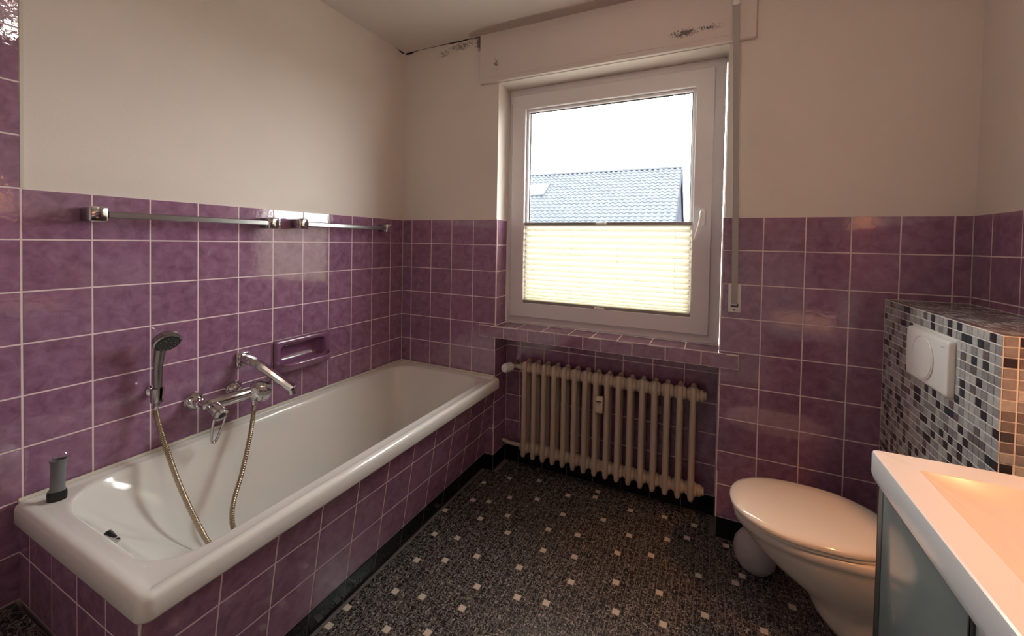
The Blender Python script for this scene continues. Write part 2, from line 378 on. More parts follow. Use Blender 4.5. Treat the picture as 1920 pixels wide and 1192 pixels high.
    a_ = [(x, y, HC-.0045) for x, y in zip(xs_, fr)]; b_ = [(x+.02, y, HC-.012) for x, y in zip(xs_, bk)]
    a2 = [(x, y, HC) for x, y, z in a_]; n_ = len(xs_)
    s.add(a_+b_+a2, [(i, i+1, n_+i+1, n_+i) for i in range(n_-1)]+[(i, 2*n_+i, 2*n_+i+1, i+1) for i in range(n_-1)])
    s.build('torn_paper', 'torn_paper', ce)
    s = MB(); R2 = random.Random(3)
    up_ = []; lo = []
    for i in range(46):
        x = .003+i*.0125; h = .0022+.012*math.exp(-((x-.03)/.045)**2)+.0055*math.exp(-((x-.40)/.10)**2)+.004*math.exp(-((x-.53)/.05)**2)+R2.uniform(-.0008, .0008)
        up_.append((x, T-.0012, HC-.0004)); lo.append((x, T-.0012, HC-h))
    s.add(up_+lo, [(i, 46+i, 47+i, i+1) for i in range(45)])
    up_ = [(-T+.0012, -.004-.011*i, HC-.0004) for i in range(9)]; lo = [(-T+.0012, -.004-.011*i, HC-.001-.011*math.exp(-((i-2)/2.6)**2)) for i in range(9)]
    s.add(up_+lo, [(i, i+1, 10+i, 9+i) for i in range(8)])
    s.build('crack_shade', 'crack_dark', wf)  # shade of the crack gap, laid on as flat dark strips
build_shell()

# ------------------------------------------------------------------ floor
FP = .0265; FX0, FY0 = .0063, -.0131     # a tile centre of the mosaic grid
CREAM = [(.6442,-1.0178),(.8281,-1.0187),(.9608,-.9659),(.6208,-.8603),(.7487,-.8867),(.8551,-.8615),(1.0147,-.8347),(.7239,-.7275),(.8284,-.6769),(1.0149,-.7286),(1.1731,-.7013),(1.2792,-.674),
 (.6972,-.5676),(.9348,-.597),(1.1178,-.5682),(1.5174,-.595),(1.6771,-.5686),(.8013,-.5426),(1.3333,-.5422),(1.4895,-.4627),(1.8085,-.4654),(.6457,-.4099),(.8282,-.3844),(.988,-.4115),(1.1704,-.4372),
 (1.3041,-.4099),(1.6492,-.4372),(1.9954,-.4395),(.7215,-.2778),(.801,-.2522),(.9334,-.3051),(1.1457,-.3031),(1.2769,-.2774),(1.4638,-.3038),(1.7815,-.2794),(1.9144,-.2536),(2.1006,-.2837),(.8787,-.1718),
 (1.1719,-.1717),(1.4902,-.1711),(1.5959,-.2499),(1.9412,-.2031),(.6938,-.1182),(1.0106,-.1193),(1.3593,-.1203),(1.6501,-.1164),(1.7281,-.0654),(.6951,.0117),(.7981,-.0119),(.9579,.0377),(1.1451,-.013),
 (1.2781,.0383),(1.4612,.0117),(1.6212,.0399),(1.7545,.0397),(1.8869,-.0435),(1.2704,.0945)]
def build_floor():
    fl = box('floor', 'floor_grout', (-.2, W+.2, YN-.2, .36, -.1, -.0013), kind='structure', label='dark speckled mosaic floor with scattered cream tiles')
    idx = lambda x, y: (round((x-FX0)/FP), round((y-FY0)/FP))
    cream = set(idx(*p) for p in CREAM)
    rc = random.Random(5)
    for bx in range(0, 18):          # the pattern goes on outside the frame
        for by in range(0, 12):
            x = .62+bx*.155+rc.uniform(-.04, .04); y = -1.12-by*.13+rc.uniform(-.03, .03)
            if y > YN and x < W: cream.add(idx(x, y))
    w = FP-.0026
    cx, cy = 1.79427, -2.08817
    cells = []
    for i in range(idx(.60, 0)[0], idx(W, 0)[0]+1):
        for j in range(idx(0, YN)[1]+1, idx(0, .150)[1]+1):
            x, y = FX0+i*FP, FY0+j*FP
            if y > -.006 and not (.70 < x < 1.83): continue
            if x < .618 and y > -1.64: continue
            cells.append((i, j, x, y))
    # in-view test and distance: nearest dark tiles become single parts
    def vis(x, y):
        d = Vector((x-cx, y-cy, -1.33)); f = Vector((-.4337, .9007, -.0218)); r = Vector((.9009, .4338, 0)); u = r.cross(f)
        z = d.dot(f); 
        return z > .3 and abs(d.dot(r)/z*773) < 950 and -d.dot(u)/z*773 < 715 and not (x > 1.95)
    dark = sorted((c for c in cells if (c[0], c[1]) not in cream and vis(c[2], c[3])), key=lambda c: (c[2]-cx)**2+(c[3]-cy)**2)[:300]
    dk = set((c[0], c[1]) for c in dark)
    st = MB(); rest = []
    for i, j, x, y in cells:
        if (i, j) in cream:
            one_tile(fl, (x, y, -.0015), X, Y, w, w, .0015, 'floor_cream', 'cream_mosaic_tile', ch=.0005, tilt=.003)
        elif (i, j) in dk: one_tile(fl, (x, y, -.0015), X, Y, w, w, .0015, 'floor_dark', 'mosaic_tile', ch=.0005, tilt=.003)
        else:
            a = w/2; b_ = a-.0005; z1, z2 = -.0006, R.uniform(-.0001, .0001)
            q = [(x-a, y-a, -.0013), (x+a, y-a, -.0013), (x+a, y+a, -.0013), (x-a, y+a, -.0013), (x-b_, y-b_, z2), (x+b_, y-b_, z2), (x+b_, y+b_, z2), (x-b_, y+b_, z2)]
            st.add(q, [(4, 5, 6, 7)]+[(k, (k+1) % 4, 4+(k+1) % 4, 4+k) for k in range(4)])
    st.build('mosaic_tiles', 'floor_dark', fl, kind='stuff')
    # raised step beside the near end of the bath
    sp_ = box('floor_step', 'floor_grout', (0, .50, YN+.001, -1.648, 0, .2587), kind='structure', label='raised mosaic step beside the near end of the bathtub')
    for i in range(18):
        for j in range(12):
            one_tile(sp_, (.0145+i*FP, -1.662-j*FP, .2585), X, Y, w, w, .0015, 'floor_dark', 'mosaic_tile', ch=.0005)
build_floor()

# ------------------------------------------------------------------ bath surround, bathtub
def build_bath():
    # slanted tiled apron
    ap = MB()
    b0, b1, zt = .617-T, .70-T, .499
    ap.add([(b0, -1.64+T, 0), (b1, -1.64+T, zt), (b1-.03, -1.64+T, zt), (b0-.03, -1.64+T, 0), (b0, T-.0062, 0), (b1, T-.0062, zt), (b1-.03, T-.0062, zt), (b0-.03, T-.0062, 0)],
           [(0, 4, 5, 1), (1, 5, 6, 2), (2, 6, 7, 3), (3, 7, 4, 0), (0, 1, 2, 3), (7, 6, 5, 4)])
    ap.add([(-.0, -1.64+T, 0), (b0-.031, -1.64+T, 0), (b1-.031, -1.64+T, zt), (0, -1.64+T, zt), (0, -1.615, 0), (b0-.031, -1.615, 0), (b1-.031, -1.615, zt), (0, -1.615, zt)],
           [(0, 1, 2, 3), (7, 6, 5, 4), (0, 4, 5, 1), (1, 5, 6, 2), (2, 6, 7, 3), (3, 7, 4, 0)])
    a = ap.build('wall_apron', 'grout', kind='structure', label='slanted purple tiled apron in front of the bathtub')
    V = Vector((.083, 0, .51)).normalized(); k = 1/V.z; O = Vector((b0, 0, 0))
    ys = [-1.64]+[-.104-P*i for i in range(10, -1, -1)]+[-.002]
    ys = [y for y in ys if y > -1.641]
    if ys[1]-ys[0] < .02: ys.pop(1)
    tiles(a, O, Y, V, ys, [.100*k, .244*k, .388*k, .499*k]); tiles(a, O, Y, V, ys, [0.002, .100*k], 'black_glaze', name='black_tile', bedmat='grout_dark')
    tiles(a, (0, -1.64+T, 0), X, Z, [0.002, .074, .226, .378, .530, .654], [.2605, .4002]); tiles(a, (0, -1.64+T, 0), X, Z, [0.002, .074, .226, .378, .530, .682], [.4002, .499])
    # bathtub
    t = empty('bathtub', (.36, -.83, 0), 'long white enamel bathtub set into the purple tiled surround', 'bathtub')
    s = MB(); ox0, ox1, oy0, oy1 = .002, .731, -1.657, -.002
    def outer(i, z, r): return rr(ox0+i, ox1-i, oy0+i, oy1-i, max(r-i, .004), z)
    ir = [.11, .11, .13, .17]
    def inner(e, z): return rr(.046-e, .652+e, -1.588-e, -.052+e, [q+e for q in ir], z)
    fl = dict(x0=.165, x1=.535, y0=-1.16, y1=-.20); frad = [.10, .10, .10, .12]
    def mid(t_, z):
        L = lambda a_, b_: a_+(b_-a_)*t_
        return rr(L(.054, fl['x0']), L(.644, fl['x1']), L(-1.578, fl['y0']), L(-.062, fl['y1']), [L(p, q) for p, q in zip(ir, frad)], z)
    rings = [outer(.012, .498, .03), outer(.002, .500, .03), outer(0, .505, .03), outer(0, .542, .03), outer(.003, .550, .03), outer(.009, .5548, .03), outer(.016, .556, .03), outer(.025, .5553, .03), outer(.032, .5525, .03), outer(.036, .5505, .03),
             inner(.016, .5502), inner(.008, .549), inner(.002, .5455), inner(-.003, .539), inner(-.007, .528)]
    for t_, z in ((.08, .50), (.2, .452), (.35, .392), (.5, .33), (.65, .27), (.78, .222), (.88, .194), (.95, .180)): rings.append(mid(t_, z))
    rings.append(rr(fl['x0']+.02, fl['x1']-.02, fl['y0']+.03, fl['y1']-.02, frad, .171))
    rings.append(rr(fl['x0']+.08, fl['x1']-.08, fl['y0']+.12, fl['y1']-.08, .06, .168))
    s.loft(rings, cap0=False, cap1=True)
    s.build('tub_shell', 'enamel', t, True, 60)
    s = MB(); s.lathe((.35, -.32, .1685), Z, [(.034, 0), (.034, .002), (.028, .003), (.006, .0025)], 24); s.build('drain', 'chrome', t, True)
    s = MB(); s.tube([(.012, -1.644, .5577), (.008, -1.2, .5577), (.007, -.6, .5577), (.008, -.008, .5577), (.35, -.007, .5577), (.69, -.007, .5577)], .0065, 8); s.build('silicone_joint', 'silicone', t, True)
    # black plug resting on the sloping near end
    g = empty('plug', (.40, -1.50, .47), 'small black rubber plug lying on the sloping end of the bathtub', 'plug')
    o = Vector((.335, -1.566, .521)); d = Vector((.80, .12, -.42)).normalized()
    s = MB(); s.lathe(o, d, [(.008, 0), (.0095, .003), (.0095, .026), (.005, .028), (.005, .034), (.0105, .035), (.0105, .040), (.006, .042), (.006, .055), (.003, .070)], 16); s.build('plug_body', 'black_plastic', g, True)
build_bath()

# ------------------------------------------------------------------ window
def frame_ring(s, x0, x1, z0, z1, w, y0, y1, mi=0, wb=None):
    """mitred picture-frame: outer x0..x1,z0..z1, width w, from y0 (front) to y1"""
    c = .003
    prof = [(0, y1), (0, y0+c), (c, y0), (w-c, y0), (w, y0+c), (w, y1)]
    rings = []
    for i, yy in prof: rings.append([(x0+i, yy, z0+i), (x1-i, yy, z0+i), (x1-i, yy, z1-i), (x0+i, yy, z1-i)])
    rings.append(rings[0]); s.loft(rings, False, False, mi=mi)
def build_window():
    w = empty('window_1', (1.263, .18, .85), kind='structure', label='white plastic tilt window with one large pane')
    s = MB(); frame_ring(s, .687, 1.839, .850, 2.234, .055, .141, .215); s.build('frame', 'pvc', w)
    s = MB(); s.bar([(.688, .136, .856), (1.838, .136, .856)], .014, .013, Z, .3); s.build('sill_bead', 'pvc', w)
    s = MB(); frame_ring(s, .714, 1.791, .893, 2.192, .083, .123, .205); sa = s.build('sash', 'pvc', w)
    s = MB(); frame_ring(s, .797, 1.708, .976, 2.109, .014, .146, .170); s.build('glazing_bead', 'pvc', sa)
    s = MB(); frame_ring(s, .811, 1.694, .990, 2.095, .005, .166, .172); s.build('gasket', 'gasket', sa)
    box('pane', 'window_glass', (.803, 1.702, .172, .176, .982, 2.103), w)
    box('pane', 'window_glass', (.803, 1.702, .190, .194, .982, 2.103), w)
    h = MB(); h.rbox(1.735, 1.765, .112, .1225, 1.425, 1.512, r=.004); hd = h.build('window_handle', 'white_plastic', w, True)
    h = MB(); h.lathe((1.750, .112, 1.487), (0, -1, 0), [(.013, 0), (.012, .03), (.010, .034)], 16)
    h.bar(bez([(1.750, .076, 1.492), (1.747, .073, 1.460), (1.738, .071, 1.41), (1.724, .073, 1.358)], 5), .020, .013, (0, 1, 0), .3); h.build('lever', 'handle_white', hd, True)
    for z in (2.14, .915):
        s = MB(); s.lathe((.708, .125, z), Z, [(.006, 0), (.007, .003), (.007, .038), (.006, .042)], 12); s.build('hinge', 'pvc', w, True)
build_window()

def build_blind():
    b = empty('pleated_blind', (1.255, .14, .99), 'cream pleated blind drawn up over the lower half of the window', 'blind')
    x0, x1, z0, z1 = .803, 1.702, .992, 1.432
    s = MB(); n = 16; pitch = [1.0-.70*(i/n)**2.2 for i in range(n)]; k = (z1-z0)/sum(pitch); z = z1; zs = [z]
    for p in pitch: zs += [z-p*k/2, z-p*k]; z -= p*k
    cols = 14
    vs = []
    for i, zz in enumerate(zs):
        for c in range(cols+1): vs.append((x0+(x1-x0)*c/cols, .140+(.0095 if i % 2 else -.0095), zz))
    fs = [(i*(cols+1)+c, i*(cols+1)+c+1, (i+1)*(cols+1)+c+1, (i+1)*(cols+1)+c) for i in range(len(zs)-1) for c in range(cols)]
    s.add(vs, fs); s.build('pleated_fabric', 'blind_fabric', b)
    s = MB(); s.rbox(x0-.004, x1+.004, .127, .153, z1, z1+.016, r=.003); tr_ = s.build('top_rail', 'brown_metal', b, True)
    s = MB(); s.rbox(1.228, 1.283, .118, .127, z1+.002, z1+.012, r=.002); s.build('rail_grip', 'white_plastic', tr_, True)
    s = MB(); s.rbox(x0-.004, x1+.004, .127, .153, z0-.020, z0, r=.003); br = s.build('bottom_rail', 'brown_metal', b, True)
    s = MB(); s.rbox(1.228, 1.283, .116, .127, z0-.016, z0-.007, r=.002); s.build('rail_grip', 'white_plastic', br, True)
    for x in (.86, 1.09, 1.345, 1.63):
        s = MB(); s.tube([(x, .1312, z0), (x, .1312, z1)], .0007, 6); s.build('cord', 'white_plastic', b)
    for x in (.798, 1.707):
        s = MB(); s.tube([(x, .150, 2.10), (x, .150, .985)], .0009, 6); s.build('tension_cord', 'gasket', b)
build_blind()

def build_sill():
    t = MB(); t.box(.586+T, 1.916-T, -.013+T, T-.0002, .7825, .8485-T); t.box(.686, 1.84, T-.0001, .150, .7825, .8485-T)
    o = t.build('trim_1', 'grout', kind='structure', label='purple tiled window sill projecting over the radiator niche')
    z = .8485-T
    js = [.686, .82, .972, 1.124, 1.248, 1.38, 1.536, 1.694, 1.84]
    tiles(o, (0, 0, z), X, Y, js, [.001, .137])
    tiles(o, (0, 0, z), X, Y, [.586, .686+.0]+js[1:-1]+[1.84, 1.916], [-.013, .001], g=.0022)
    fj = [.586, .7459, .8954, 1.0512, 1.2066, 1.3023, 1.4551, 1.6097, 1.7649, 1.916]
    tiles(o, (0, -.013+T, 0), X, Z, fj, [.7815, .8485])
build_sill()

def build_shutter():
    c = empty('shutter_box_cover', (1.24, 0, 2.24), 'painted roller shutter box cover above the window', 'shutter box')
    s = MB(); s.rbox(.566, 1.945, -.020, T-.0003, 2.238, 2.517, r=.004); s.build('cover_board', 'box_paint', c, True)
    s = MB(); s.rbox(.640, 1.860, -.0225, -.0201, 2.262, 2.480, r=.0012); s.build('inner_panel', 'box_paint', c, True)
    g = empty('shutter_strap', (1.893, -.02, 1.04), 'long grey roller shutter strap running down to a cream winder plate', 'strap')
    s = MB()
    s.bar([(1.8655, -.030, 2.44), (1.8655, -.030, 2.38), (1.884, -.024, 1.6), (1.8925, -.0205, 1.12), (1.893, -.017, 1.075)], .0245, .0022, (0, 1, 0), .2); s.build('strap', 'strap_grey', g)
    s = MB(); s.rbox(1.8675, 1.9185, -.0125, -.0002, 1.0365, 1.1655, r=.003); pt = s.build('winder_plate', 'white_plastic', g, True)
    s = MB(); s.box(1.8785, 1.9085, -.0135, -.0126, 1.060, 1.068).box(1.9035, 1.9085, -.0135, -.0126, 1.068, 1.076); s.build('slot', 'gasket', pt)
    s = MB(); s.lathe((1.893, -.0126, 1.0485), (0, -1, 0), [(.0036, 0), (.0036, .001), (.002, .0012)], 12); s.build('screw', 'gasket', pt, True)
    s = MB(); s.rbox(1.849, 1.881, -.034, -.0229, 2.385, 2.452, r=.003); s.build('strap_guide', 'white_plastic', g, True)
build_shutter()

# ------------------------------------------------------------------ radiator
def build_radiator():
    r = empty('radiator', (1.29, .09, .10), 'old beige cast iron column radiator in the niche under the window', 'radiator')
    z0, z1 = .100, .652; pit = .0588; xl = .8525; yc = (.057, .122)
    me = None
    for i in range(16):
        x = xl+i*pit
        if me is None:
            s = MB()
            for y in yc:
                s.loft([[(x+a*math.cos(t), y+b_*math.sin(t)*1.0, z) for t in (2*math.pi*k/14 for k in range(14))] for a, b_, z in
                        ((.004, .006, z0), (.011, .016, z0+.004), (.0148, .021, z0+.018), (.0148, .021, z0+.08), (.0145, .021, z1-.07), (.0145, .021, z1-.022), (.012, .017, z1-.006), (.004, .008, z1))])
            for z in (z0+.045, z1-.045):        # hubs and the webs joining the two columns
                s.loft([[(x+a, (yc[0]+yc[1])/2+b_*math.cos(t), z+c*math.sin(t)) for t in (2*math.pi*k/18 for k in range(18))] for a, b_, c in
                        ((-.0292, .026, .024), (-.0275, .029, .027), (-.016, .036, .034), (.016, .036, .034), (.0275, .029, .027), (.0292, .026, .024))])
            s.loft([[(x+q, y, z1-.012+h) for q, h in ((-.006, -.02), (.006, -.02), (.006, h1), (-.006, h1))] for y, h1 in ((.062, .0), (.09, .008), (.117, .0))])
            o0 = s.build('section', 'radiator_enamel', r, True, 50); me = o0.data
        else:
            o = bpy.data.objects.new('section', me); COL.objects.link(o); place(o, r, WORLD[o0]+Vector((pit*i, 0, 0)))
    xr = xl+15*pit
    for z in (z0+.045, z1-.045):
        s = MB(); s.lathe((xr+.0295, .0895, z), X, [(.027, 0), (.029, .004), (.029, .010), (.024, .012), (.024, .018), (.019, .019), (.019, .027), (.016, .029)], 20); s.build('end_plug', 'radiator_enamel', r, True)
    s = MB(); s.lathe((xl-.0295, .0895, z1-.045), (-1, 0, 0), [(.022, 0), (.022, .010), (.014, .012), (.014, .03)], 16); s.build('inlet_union', 'radiator_enamel', r, True)
    s = MB(); s.tube(bez([(xl-.0295, .0895, z0+.045), (xl-.07, .09, z0+.045), (xl-.105, .095, z0+.043), (xl-.158, .11, z0+.042)], 5), .011, 12); s.build('return_pipe', 'radiator_enamel', r, True)
    v = MB(); v.tube(bez([(xl-.058, .0895, z1-.045), (xl-.085, .088, z1-.047), (xl-.095, .10, z1-.05), (xl-.099, .152, z1-.05)], 5), .012, 12)
    v.lathe((xl-.088, .080, z1-.047), (-.25, -1, .05), [(.015, 0), (.015, .02)], 16); vb = v.build('valve_body', 'radiator_enamel', r, True)
    d = Vector((-.25, -1, .05)).normalized(); o = Vector((xl-.088, .080, z1-.047))+d*.016
    prof = [(.021, 0), (.026, .004), (.0265, .03), (.025, .04), (.0245, .055), (.021, .062), (.004, .063)]
    s = MB(); s.lathe(o, d, prof, 24); th = s.build('thermostat_head', 'white_plastic', vb, True, 30)
    s = MB(); a = d.orthogonal().normalized(); b_ = d.cross(a)
    for k in range(14):
        t = 2*math.pi*k/14; q = a*math.cos(t)+b_*math.sin(t); pc = o+d*.036+q*.0258
        s.bar([pc-d*.012, pc+d*.012], .0022, .003, q, .2)
    s.build('grip_ribs', 'pvc_grey', vb)
    # wall brackets seen between the columns
    for x in (1.03, 1.572):
        s = MB(); s.box(x-.010, x+.010, .1445, .1548, .46, .50); s.build('wall_bracket', 'strap_grey', r)
    # heat meter clipped to the front
    h = empty('heat_meter', (1.2925, .03, .455), 'small cream heat meter clipped between the front columns of the radiator', 'meter')
    s = MB(); s.rbox(1.273, 1.312, .006, .034, .456, .541, r=.007); hb = s.build('meter_body', 'meter_cream', h, True)
    s = MB(); s.box(1.280, 1.305, .0052, .0058, .514, .521).box(1.286, 1.299, .0052, .0058, .506, .508); s.build('display', 'gasket', hb)
    s = MB(); s.rbox(1.283, 1.300, .034, .10, .462, .535, r=.002); s.build('mounting', 'satin_chrome', h)
build_radiator()

# ------------------------------------------------------------------ chrome fittings on the left wall
def towel_bar(y0, y1, z, label):
    t = empty('towel_bar', (0, (y0+y1)/2, z), label, 'towel rail', 'towel rails on the left wall')
    for y in (y0, y1):
        s = MB(); M_ = Matrix.Translation((0, y, z)) @ Matrix(((0, 0, 1, 0), (1, 0, 0, 0), (0, 1, 0, 0), (0, 0, 0, 1)))
        s.rbox(-.022, .022, -.022, .022, .0005, .052, r=.006, M=M_)
        ps = s.build('post', 'satin_chrome', t, True)
        s = MB(); s.rbox(-.024, .024, -.025, .025, .0525, .072, r=.007, M=M_); s.build('end_cap', 'chrome', ps, True)
    s = MB(); s.bar([(.062, y0+.0245, z), (.062, y1-.0245, z)], .014, .021, Z, .2); s.build('rail', 'satin_chrome', t)
towel_bar(-1.488, -.916, 1.394, 'chrome towel rail at the near end of the left wall, above the hand shower')
towel_bar(-.768, -.200, 1.398, 'chrome towel rail nearer the far corner, above the soap dish')

def build_soap_dish():
    t = empty('soap_dish', (0, -.72, .71), 'wide purple ceramic soap dish set into the left wall tiles', 'soap dish')
    def ring(x, i, zt=0, r=.022, dz=0): return [(x, p[0], p[1]+dz) for p in [(a, b_) for a, b_, c in rr(-.869+i, -.571-i, .7075+i, .8535-i, r, 0, 6)]]
    s = MB()
    def yz(x, y0, y1, z0, z1, r): return [(x, a, b_) for a, b_, c in rr(y0, y1, z0, z1, r, 0, 6)]
    o = [yz(-.0055, -.864, -.576, .722, .844, .004), yz(.000, -.8705, -.5695, .7055, .8550, .005), yz(.010, -.8705, -.5695, .7055, .8550, .007), yz(.016, -.866, -.574, .710, .8505, .009),
         yz(.018, -.860, -.580, .716, .845, .011), yz(.016, -.846, -.594, .728, .834, .026), yz(.010, -.840, -.600, .733, .829, .028), yz(-.010, -.838, -.602, .735, .826, .028), yz(-.034, -.832, -.608, .740, .820, .026), yz(-.044, -.815, -.625, .752, .808, .02)]
    s.loft(o, cap0=False, cap1=True); s.build('dish_body', 'dish_glaze', t, True, 70)
    # projecting tray with a rolled lip
    s = MB(); n = 24
    def tr(depth, z, inset=0):
        q = []
        for i in range(n+1):
            u = i/n; y = -.868+inset+(.296-2*inset)*u; e = 1-abs(2*u-1)**8; q.append((.012+(depth-inset)*e, y, z+.010*(1-e)))
        return q
    loop = [tr(.004, .7065), tr(.028, .7075), tr(.048, .718), tr(.060, .734), tr(.064, .745), tr(.062, .7505), tr(.056, .7515, .003), tr(.050, .746, .007), tr(.040, .738, .010), tr(.0, .733, .014)]
    s.loft(loop, False, False, closed=False); s.build('tray', 'dish_glaze', t, True, 70)
build_soap_dish()

def build_mixer():
    t = empty('bath_mixer', (.06, -1.11, .65), 'chrome wall mounted bath mixer with loop lever above the tub rim', 'tap')
    bx, bz = .082, .688
    for y in (-1.193, -1.044):
        s = MB(); s.lathe((.0005, y, .692), X, [(.036, 0), (.0362, .003), (.033, .010), (.022, .028), (.018, .031)], 32); s.build('rosette', 'chrome', t, True, 50)
        s = MB(); s.lathe((.031, y, .692), X, [(.014, 0), (.015, .012), (.019, .014), (.019, .024), (.015, .027), (.017, .06)], 24); s.build('inlet', 'chrome', t, True)
    s = MB(); s.tube(bez([(bx, -1.205, bz+.002), (bx+.004, -1.16, bz+.003), (bx+.006, -1.10, bz+.002), (bx+.004, -1.04, bz), (bx+.006, -1.00, bz)], 8), [.012+.012*min(1, k/5) for k in range(33)], 20); s.build('body', 'chrome', t, True)
    # cartridge and loop lever
    o = Vector((bx, -1.178, bz)); d = Vector((.80, .12, -.42)).normalized()
    s = MB(); s.lathe(o, d, [(.021, 0), (.0235, .01), (.024, .045), (.022, .055)], 28); hs = s.build('cartridge', 'chrome', t, True)
    s = MB(); s.lathe(o+d*.0552, d, [(.0245, 0), (.0255, .003), (.0255, .012), (.023, .017), (.014, .0175)], 28); lv = s.build('lever_hub', 'chrome', t, True, 50)
    s = MB(); s.lathe(o+d*.0730, d, [(.0125, 0), (.0125, .0012), (.010, .0022), (.002, .0022)], 24); s.build('black_cap', 'black_plastic', lv, True)
    e = o+d*.064; a = Vector((.18, -.06, -1)).normalized(); b_ = d.cross(a).normalized()
    a = b_.cross(d).normalized()*.55+Vector((0, -.05, -1))*.6; a.normalize()
    pts = [e+a*.010+b_*.023, e+a*.045+b_*.021, e+a*.080+b_*.016, e+a*.102+b_*.011, e+a*.112, e+a*.102-b_*.011, e+a*.080-b_*.016, e+a*.045-b_*.021, e+a*.010-b_*.023]
    s = MB(); s.tube(bez(pts, 6), .0048, 10); s.build('loop_lever', 'chrome', lv, True)
    # diverter dome and hose outlet
    c = Vector((bx+.006, -1.000, bz)); dd = Vector((.35, .92, -.08)).normalized()
    s = MB(); s.lathe(c-dd*.02, dd, [(.022, -.012), (.034, -.004), (.043, .012), (.044, .032), (.040, .035), (.043, .038), (.042, .056), (.036, .066), (.020, .072), (.003, .074)], 28); s.build('diverter_knob', 'chrome', t, True, 35)
    s = MB(); s.lathe((bx+.008, -1.012, bz-.022), (0, 0, -1), [(.014, 0), (.014, .018), (.011, .020), (.011, .036)], 20); s.build('hose_outlet', 'chrome', t, True)
    s = MB(); s.lathe((bx+.02, -.982, bz-.02), (.1, .1, -1), [(.016, 0), (.016, .022), (.013, .026), (.004, .026)], 20); s.build('spout_outlet', 'chrome', t, True)
build_mixer()

def build_spout():
    t = empty('wall_spout', (.05, -1.0, .75), 'separate chrome bath spout with square wall plate above the mixer', 'spout')
    s = MB(); M_ = Matrix.Translation((0, -1.012, .812)) @ Matrix.Rotation(math.radians(0), 4, 'X') @ Matrix(((0, 0, 1, 0), (1, 0, 0, 0), (0, 1, 0, 0), (0, 0, 0, 1)))
    s.rbox(-.025, .025, -.029, .029, .0005, .014, r=.004, M=M_); s.build('wall_plate', 'chrome', t, True)
    path = bez([(.010, -1.012, .815), (.035, -1.010, .8135), (.075, -.990, .796), (.115, -.966, .762), (.16, -.938, .722), (.200, -.915, .690)], 7)
    n = len(path); s = MB(); s.bar(path, [.034+.012*(k/n) for k in range(n)], [.036-.010*(k/n) for k in range(n)], Z, .28); s.build('spout_arm', 'chrome', t, True, 35)
    s = MB(); s.lathe((.194, -.918, .684), (.15, .1, -1), [(.015, 0), (.015, .020), (.012, .0215), (.010, .015)], 20); s.build('aerator', 'chrome', t, True)
build_spout()

def build_shower():
    b = empty('shower_bracket', (.02, -1.33, .77), 'chrome wall bracket holding the hand shower', 'bracket')
    s = MB(); s.lathe((.0005, -1.322, .776), X, [(.021, 0), (.021, .004), (.013, .008), (.012, .030)], 20); s.build('wall_mount', 'chrome', b, True)
    c = Vector((.050, -1.330, .772)); ax = Vector((.03, .01, 1)).normalized()
    s = MB(); rs = []
    for r_, h in ((.0165, -.028), (.0185, -.026), (.0205, .022), (.019, .024), (.0155, .022), (.0140, -.026)):
        rs.append([c+ax*h+Vector((r_*math.cos(t), r_*math.sin(t), 0)) for t in (math.radians(20+320*k/20) for k in range(21))])
    rs.append(rs[0]); s.loft(rs, False, False, closed=False); s.build('cradle', 'chrome', b, True, 35)
    h = empty('hand_shower', (.06, -1.33, .76), 'grey and chrome hand shower with black spray face on the left wall', 'shower head')
    p0 = c-ax*.040; p1 = c+ax*.10; p2 = p1+Vector((.004, .004, .050))
    s = MB(); s.tube(bez([p0, c, c+ax*.05, p1, p2, p2+Vector((.002, .002, .022))], 5), [.0095]*3+[.0125, .0128, .013, .013, .013, .0132, .0135, .0138, .014, .0142, .0145, .0145, .0148, .015, .0155, .0158, .016, .0165, .017, .017, .017, .0165, .016], 16); s.build('handle', 'satin_chrome', h, True)
    o = p2+Vector((.020, .010, .042)); d = Vector((.72, -.06, -.58)).normalized()
    s = MB(); s.lathe(o-d*.006, d, [(.020, -.012), (.034, -.008), (.0405, 0), (.0415, .012), (.0405, .020), (.037, .022)], 32); hd = s.build('head', 'satin_chrome', h, True, 40)
    s = MB(); s.lathe(o+d*.0163, d, [(.0365, 0), (.0365, .002), (.033, .003), (.002, .004)], 32); fc = s.build('spray_face', 'black_plastic', hd, True)
    s = MB(); a = d.orthogonal().normalized(); e = d.cross(a)
    for rad, k in ((.010, 6), (.019, 10), (.027, 14)):
        for i in range(k):
            t = 2*math.pi*i/k; s.lathe(o+d*.0195+(a*math.cos(t)+e*math.sin(t))*rad, d, [(.0019, 0), (.0016, .0014)], 6)
    s.build('nozzles', 'grey_plastic', hd)
    g = empty('shower_hose', (.2, -1.2, .3), 'ribbed metal shower hose hanging down into the bathtub', 'hose')
    pts = [p0+ax*.004, (.048, -1.3335, .715), (.070, -1.3304, .655), (.11, -1.3248, .5736), (.17, -1.3212, .4847), (.24, -1.3123, .3896), (.31, -1.297, .300), (.355, -1.265, .235), (.35, -1.225, .235), (.30, -1.215, .285), (.25, -1.1905, .3495), (.19, -1.1187, .436), (.14, -1.0576, .5452), (.095, -1.0145, .630)]
    path = bez(pts, 48); n = len(path)
    s = MB(); s.tube(path, [.0080+(.0009 if k % 3 else -.0010) for k in range(n)], 10); s.build('hose_coil', 'hose_metal', g, True, 80)
    for p, q in ((path[0], path[6]), (path[-1], path[-7])):
        s = MB(); s.lathe(p, q-p, [(.0085, 0), (.0085, .016), (.0075, .022)], 14); s.build('hose_nut', 'chrome', g, True)
build_shower()

